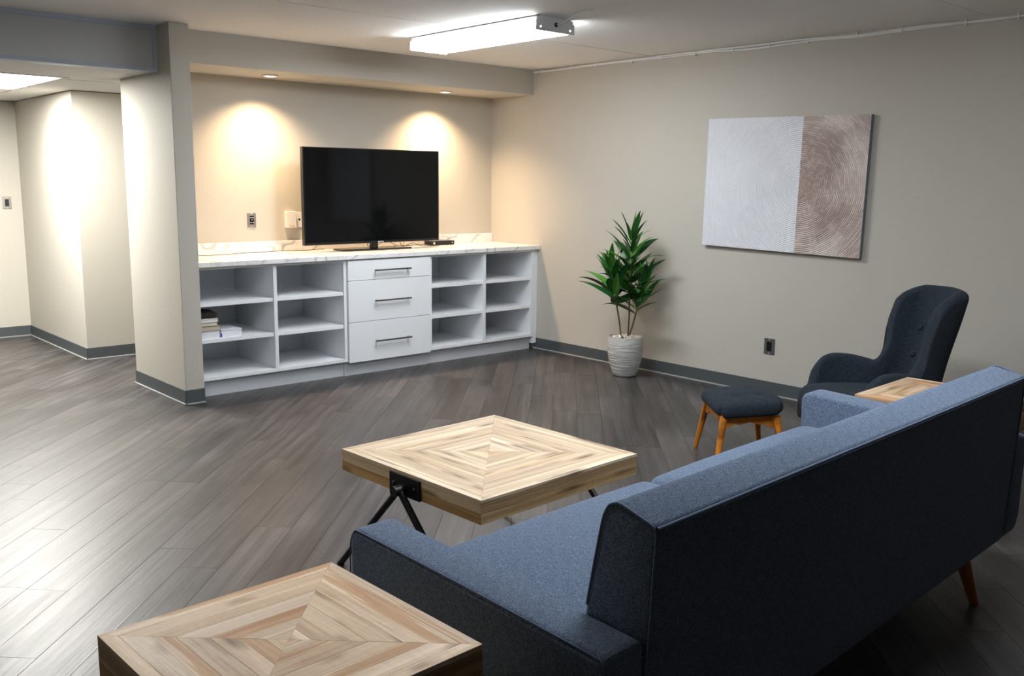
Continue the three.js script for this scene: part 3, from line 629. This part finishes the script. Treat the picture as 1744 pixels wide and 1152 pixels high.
// ---------------------------------------------------------------- armchair and footstool
function chairShell(nS = 120, nV = 22) {
  const plan = (a, y) => {                                  // a = 0 at the middle of the back, 1 at the front of an arm
    const lean = sm(0.80, 0.40, a), up = Math.max(0, y - 0.36);
    let x, z;
    if (a < 0.42) { const k = a / 0.42; x = 0.198 * Math.sin(k * 1.4) / Math.sin(1.4); z = -0.285 + 0.135 * Math.pow(k, 2.4); }
    else { const k = (a - 0.42) / 0.58; x = 0.198 + 0.095 * sm(0, 0.6, k) - 0.07 * sm(0.70, 1, k); z = -0.15 + 0.42 * k; }
    const wing = sm(0.30, 0.42, a) * sm(0.52, 0.42, a);
    x *= 1 - 0.05 * sm(0.45, 0.62, y) + 0.10 * sm(0.62, 0.9, y);
    x += 0.03 * sm(0.42, 0.60, y) * sm(0.45, 0.6, a);      // arms roll outward
    z += -0.235 * up * lean + 0.05 * wing * sm(0.6, 0.85, y);
    return V(x, y, z);
  };
  const top = (a) => {
    const b = 0.535;
    if (a < 0.27) return 0.962 - 0.02 * a;
    if (a < 0.40) { const k = (a - 0.27) / 0.13; return 0.9566 - 0.10 * (1 - Math.sqrt(Math.max(0, 1 - k * k * 0.92))) - 0.0; }
    const e = 0.9566 - 0.10 * (1 - Math.sqrt(1 - 0.92));
    if (a < 0.50) { const k = (a - 0.40) / 0.10; return lerp(e, b, Math.sin(k * Math.PI / 2) ** 0.9); }
    if (a < 0.70) return b + 0.024 * Math.sin(Math.PI / 2 * Math.min(1, (a - 0.50) / 0.18));
    const k = Math.min(1, (a - 0.70) / 0.17); return lerp(b + 0.024, 0.405, 1 - Math.sqrt(Math.max(0, 1 - k * k))) - 0.07 * Math.pow(Math.max(0, (a - 0.86) / 0.14), 1.6);
  };
  const y0 = 0.245, pos = [], idx = [];
  const at = (s, v) => { const a = Math.abs(s), p = plan(a, lerp(y0, top(a), v)); if (s < 0) p.x = -p.x; return p; };
  const nrm = (s, v) => { const e = 0.004, d1 = at(Math.min(1, s + e), v).sub(at(Math.max(-1, s - e), v)), d2 = at(s, Math.min(1, v + e)).sub(at(s, Math.max(0, v - e))); return d1.cross(d2).normalize(); };
  const rows = [];
  for (let i = 0; i <= nS; i++) {
    const s = -1 + 2 * i / nS, a = Math.abs(s), th = lerp(0.040, 0.030, sm(0.6, 1, a)), row = [];
    const put = (p) => { row.push(pos.length / 3); pos.push(p.x, p.y, p.z); };
    for (let j = 0; j <= nV; j++) { const v = j / nV; put(at(s, v).addScaledVector(nrm(s, v), -th * (0.55 + 0.45 * sm(0, 0.3, v)))); }
    const e = at(s, 1), n = nrm(s, 0.995), up = at(s, 1).sub(at(s, 0.97)).normalize();
    for (let j = 1; j < 6; j++) { const an = Math.PI * j / 6; put(e.clone().addScaledVector(n, -th * Math.cos(an)).addScaledVector(up, th * 0.9 * Math.sin(an))); }
    for (let j = nV; j >= 0; j--) { const v = j / nV; put(at(s, v).addScaledVector(nrm(s, v), th * (1 + 0.25 * Math.sin(Math.PI * v)))); }
    rows.push(row);
  }
  const n = rows[0].length;
  for (let i = 0; i < nS; i++) for (let j = 0; j < n; j++) { const k = (j + 1) % n, A = rows[i][j], B = rows[i][k], C = rows[i + 1][k], D = rows[i + 1][j]; idx.push(A, B, C, A, C, D); }
  for (const e of [0, nS]) for (let j = 1; j < n - 1; j++) { const t = [rows[e][0], rows[e][j], rows[e][j + 1]]; idx.push(...(e ? t : t.reverse())); }
  const g = new THREE.BufferGeometry(); g.setAttribute('position', new THREE.Float32BufferAttribute(pos, 3)); g.setIndex(idx); g.computeVertexNormals();
  return { geo: triUV(g), at, nrm };
}
{
  const t = thing('armchair', 'charcoal wool wingback armchair with buttoned back near the right wall', 'armchair');
  const sh = chairShell(), shell = mesh('shell', sh.geo, mWool, t);
  const rim = []; for (let i = 0; i <= 60; i++) { const s = -0.97 + 1.94 * i / 60; rim.push(sh.at(s, 1).addScaledVector(sh.nrm(s, 0.995), -0.030)); }
  mesh('piping', new THREE.TubeGeometry(new THREE.CatmullRomCurve3(rim), 160, 0.006, 6), mWoolPipe, shell);
  const seat = soft(0.570, 0.170, 0.530, 0.07, 0.018, 18, 7, 18, (v) => { const f = sm(-0.05, 0.32, v.z); v.x *= 1 - 0.06 * f; v.z += 0.02 * Math.cos(v.x * 5) * f; });
  seat.translate(0, 0.262, 0.012); mesh('seat_cushion', seat, mWool, t);
  for (const [s, v] of [[0.15, 0.52], [-0.15, 0.52], [0.15, 0.72], [-0.15, 0.72]]) {
    const p = sh.at(s, v), n = sh.nrm(s, v), b = new THREE.SphereGeometry(0.017, 14, 10); b.scale(1, 1, 0.55);
    b.applyQuaternion(new THREE.Quaternion().setFromUnitVectors(V(0, 0, 1), n)); b.translate(...p.addScaledVector(n, 0.054).toArray()); mesh('button', b, mWool, shell);
  }
  mesh('seat_frame', bx(-0.20, 0.20, 0.225, 0.262, -0.24, 0.20, 0.01, 2), mLeg, t);
  for (const sx of [-1, 1]) for (const [fz, tz] of [[0.25, 0.17], [-0.31, -0.20]]) mesh('leg', triUV(rod([sx * 0.23, 0, fz], [sx * 0.175, 0.240, tz], 0.013, 0.022, 16)), mLeg, t);
  t.scale.setScalar(0.955); t.position.set(-1.145, 0, 4.295); t.rotation.y = -2.20;
}
{
  const t = thing('footstool', 'charcoal padded footstool with angled honey-coloured wooden legs', 'stool');
  const pad = soft(0.530, 0.080, 0.405, 0.038, 0.012, 26, 6, 22, (v) => {
    const x = v.x / 0.265, z = v.z / 0.2025, k = Math.max(Math.abs(x), Math.abs(z)), r = Math.pow(Math.pow(Math.abs(x), 5) + Math.pow(Math.abs(z), 5), 1 / 5) || 1; if (k > 0) { v.x *= lerp(1, k / r, 0.95); v.z *= lerp(1, k / r, 0.95); }
    v.y += 0.014 * (1 - Math.abs(x) * Math.abs(x)) - 0.012 * z;
    for (const bx_ of [-0.10, 0.10]) for (const bz of [-0.07, 0.07]) { const d = Math.hypot(v.x - bx_, v.z - bz); if (v.y > 0.06) v.y -= 0.011 * Math.exp(-d * d / 0.0011); }
  });
  pad.translate(0, 0.300, 0); mesh('cushion', pad, mWool, t);
  for (const bx_ of [-0.10, 0.10]) for (const bz of [-0.07, 0.07]) { const b = new THREE.SphereGeometry(0.010, 12, 8); b.scale(1, 0.5, 1); b.translate(bx_ * 0.98, 0.383 - 0.06 * bz, bz); mesh('button', b, mWool, t); }
  const apron = (w, axis, off) => {                          // a rail with a shaped lower edge
    const s = new THREE.Shape(); s.moveTo(-w, 0.305); s.lineTo(-w, 0.235);
    s.quadraticCurveTo(-w * 0.72, 0.235, -w * 0.62, 0.258); s.lineTo(-w * 0.40, 0.254); s.quadraticCurveTo(-w * 0.25, 0.258, 0, 0.268); s.quadraticCurveTo(w * 0.25, 0.258, w * 0.40, 0.254); s.lineTo(w * 0.62, 0.258); s.quadraticCurveTo(w * 0.72, 0.235, w, 0.235); s.lineTo(w, 0.305); s.closePath();
    const g = extr(s, 0.020, 0.001, 1); g.translate(0, 0, -0.010); if (axis) g.rotateY(Math.PI / 2); g.translate(axis ? off : 0, 0, axis ? 0 : off); mesh('apron', g, mLeg, t);
  };
  apron(0.200, 0, 0.150); apron(0.200, 0, -0.150); apron(0.150, 1, 0.200); apron(0.150, 1, -0.200);
  for (const sx of [-1, 1]) for (const sz of [-1, 1]) mesh('leg', triUV(rod([sx * 0.268, 0, sz * 0.200], [sx * 0.205, 0.306, sz * 0.150], 0.0135, 0.023, 18)), mLeg, t);
  t.scale.set(0.83, 0.92, 0.90); t.position.set(-1.462, 0, 3.764); t.rotation.y = -2.26;
}

// ---------------------------------------------------------------- potted plant
{
  const t = thing('potted_plant', 'tall artificial dracaena plant in a ribbed white pot by the right wall', 'plant');
  const ribs = tex(512, 512, (u, v, o) => { const h = 0.6 * N1(u * 7, v * 100, 7, 100) + 0.4 * N2(u * 18, v * 120, 18, 120); o[0] = o[1] = o[2] = h; }, false);
  const ribC = tex(512, 512, (u, v, o) => { const l = 0.72 + 0.12 * (N1(u * 7, v * 100, 7, 100) - 0.5) + 0.06 * (N3(u * 60, v * 60, 60, 60) - 0.5); o[0] = l; o[1] = l * 0.995; o[2] = l * 0.97; });
  const prof = []; const key = [[0.0005, 0], [0.078, 0.0], [0.092, 0.012], [0.111, 0.07], [0.126, 0.13], [0.1345, 0.19], [0.1355, 0.245], [0.132, 0.290], [0.1295, 0.304], [0.125, 0.306], [0.121, 0.302], [0.119, 0.27], [0.0005, 0.262]];
  key.forEach(k => prof.push(k));
  mesh('pot', lathe(prof, 56), M({ map: ribC, bumpMap: ribs, bumpScale: 0.004, roughness: 0.75 }), t);
  const mPeb = M({ roughness: 0.7, vertexColors: true }), peb = [];
  for (let i = 0; i < 170; i++) {
    const a = rr(0, 6.283), r = 0.112 * Math.sqrt(rnd()), s = rr(0.0065, 0.012), g = new THREE.IcosahedronGeometry(s, 1); g.scale(1, rr(0.6, 0.85), rr(0.75, 1.1)); g.rotateY(rr(0, 3)); g.translate(Math.cos(a) * r, 0.287 + 0.018 * (1 - r / 0.12) + rr(-0.004, 0.006), Math.sin(a) * r);
    const c = rr(0.45, 0.78), col = new Float32Array(g.attributes.position.count * 3); for (let k = 0; k < col.length; k += 3) { col[k] = c; col[k + 1] = c * 0.9; col[k + 2] = c * 0.76; } g.setAttribute('color', new THREE.BufferAttribute(col, 3)); peb.push(g);
  }
  const pm = mesh('pebbles', mergeGeometries(peb), mPeb, t); pm.userData = { kind: 'stuff' };
  const leafTex = (c0, c1) => tex(128, 256, (u, v, o) => { const mid = Math.exp(-Math.pow((u - 0.5) / 0.05, 2)), vein = N1(u * 40, v * 5, 40, 5), n = N2(u * 5, v * 9, 5, 9); for (let k = 0; k < 3; k++) o[k] = lerp(c0[k], c1[k], Math.min(1, 0.45 * n + 0.25 * vein + 0.45 * mid)); });
  const mLeaf = [leafTex([0.09, 0.30, 0.11], [0.30, 0.54, 0.20]), leafTex([0.06, 0.24, 0.11], [0.20, 0.45, 0.19]), leafTex([0.18, 0.43, 0.14], [0.48, 0.68, 0.24])].map(m => P({ map: m, roughness: 0.38, side: THREE.DoubleSide }));
  const mStem = M({ color: new THREE.Color().setRGB(0.115, 0.10, 0.06), roughness: 0.7 }), mStemG = M({ color: new THREE.Color().setRGB(0.30, 0.38, 0.12), roughness: 0.55 });
  function leaf(len, wid, arch, twist, fold) {
    const n = 12, m = 4, pos = [], uv = [], idx = [], th = 0.0007;
    for (let side = 0; side < 2; side++) for (let i = 0; i <= n; i++) for (let j = 0; j <= m; j++) {
      const k = i / n, q = j / m * 2 - 1, w = wid * Math.pow(Math.sin(Math.PI * Math.pow(0.04 + 0.96 * k, 0.72)), 0.9) * 0.5 + 0.0006;
      const an = arch * k * k, tw = twist * k; let x = q * w, y = len * k, z = fold * Math.abs(q) * w + (side ? -th : th) * (1 - k * 0.7);
      const xr = x * Math.cos(tw) - z * Math.sin(tw), zr = x * Math.sin(tw) + z * Math.cos(tw);
      const yy = len * (Math.sin(an) / (an || 1e-6)) * k, zz = -len * k * (1 - Math.cos(an)) / (an || 1e-6);
      pos.push(xr, yy + zr * Math.sin(an), zz + zr * Math.cos(an)); uv.push(j / m, k);
    }
    const c = (n + 1) * (m + 1);
    for (let s = 0; s < 2; s++) for (let i = 0; i < n; i++) for (let j = 0; j < m; j++) { const a = s * c + i * (m + 1) + j, b = a + 1, d = a + m + 1, e = d + 1; idx.push(...(s ? [a, d, b, b, d, e] : [a, b, d, b, e, d])); }
    const g = new THREE.BufferGeometry(); g.setAttribute('position', new THREE.Float32BufferAttribute(pos, 3)); g.setAttribute('uv', new THREE.Float32BufferAttribute(uv, 2)); g.setIndex(idx); g.computeVertexNormals(); return g;
  }
  const variants = []; for (let i = 0; i < 9; i++) variants.push(leaf(1, rr(0.17, 0.235), -rr(0.10, 0.75), rr(-0.7, 0.7), rr(0.1, 0.35)));
  const YA = V(0, 1, 0);
  function head(stem, top, n, spanY, lmin, lmax, phase) {
    const base = V(...stem), tip = V(...top), st = mesh('stem', tube([base, base.clone().lerp(tip, 0.5).add(V(rr(-0.01, 0.01), 0, rr(-0.01, 0.01))), tip], 0.0065, 16, 7), mStem, t);
    const dir = tip.clone().sub(base).normalize(), g0 = tip.clone(), g1 = tip.clone().addScaledVector(dir, spanY);
    mesh('shoot', rod(g0.toArray(), g1.toArray(), 0.0075, 0.005, 8), mStemG, t);
    for (let i = 0; i < n; i++) {
      const k = i / (n - 1), az = phase + i * 2.399 + rr(-0.25, 0.25), el = lerp(0.50, 1.30, Math.pow(k, 1.3)) + rr(-0.12, 0.12), len = lerp(lmax, lmin, k) * rr(0.85, 1.1);
      const d = V(Math.cos(az) * Math.cos(el), Math.sin(el), Math.sin(az) * Math.cos(el));
      const o = V().lerpVectors(g0, g1, k);
      // keep leaves clear of the wall
      const reach = t0x + o.x + d.x * len * 1.0; if (reach > -0.10) { d.x = Math.min(d.x, (-0.10 - t0x - o.x) / len); d.normalize(); }
      const m = mesh('leaf', variants[Math.floor(rr(0, 9))], mLeaf[rnd() < 0.42 ? 0 : rnd() < 0.62 ? 1 : 2], t);
      const xa = V().crossVectors(YA, d).normalize(), za = V().crossVectors(xa, d).normalize();  // z away from the sky
      m.quaternion.setFromRotationMatrix(new THREE.Matrix4().makeBasis(xa, d, za)); m.rotateY(rr(-0.85, 0.85));
      m.scale.setScalar(len); m.position.copy(o).addScaledVector(d, -0.004);
    }
  }
  const t0x = -0.275;
  head([-0.025, 0.275, -0.022], [-0.060, 0.56, -0.052], 28, 0.27, 0.22, 0.34, 0.4);
  head([0.010, 0.275, 0.012], [0.010, 0.63, 0.016], 42, 0.44, 0.225, 0.31, 1.9);
  head([0.030, 0.275, -0.004], [0.052, 0.48, 0.050], 24, 0.28, 0.19, 0.30, 3.3);
  t.position.set(t0x, 0, 1.905);
}

scene.traverse(o => { if (o.isMesh) o.castShadow = o.receiveShadow = true; });
renderer.render(scene, camera);
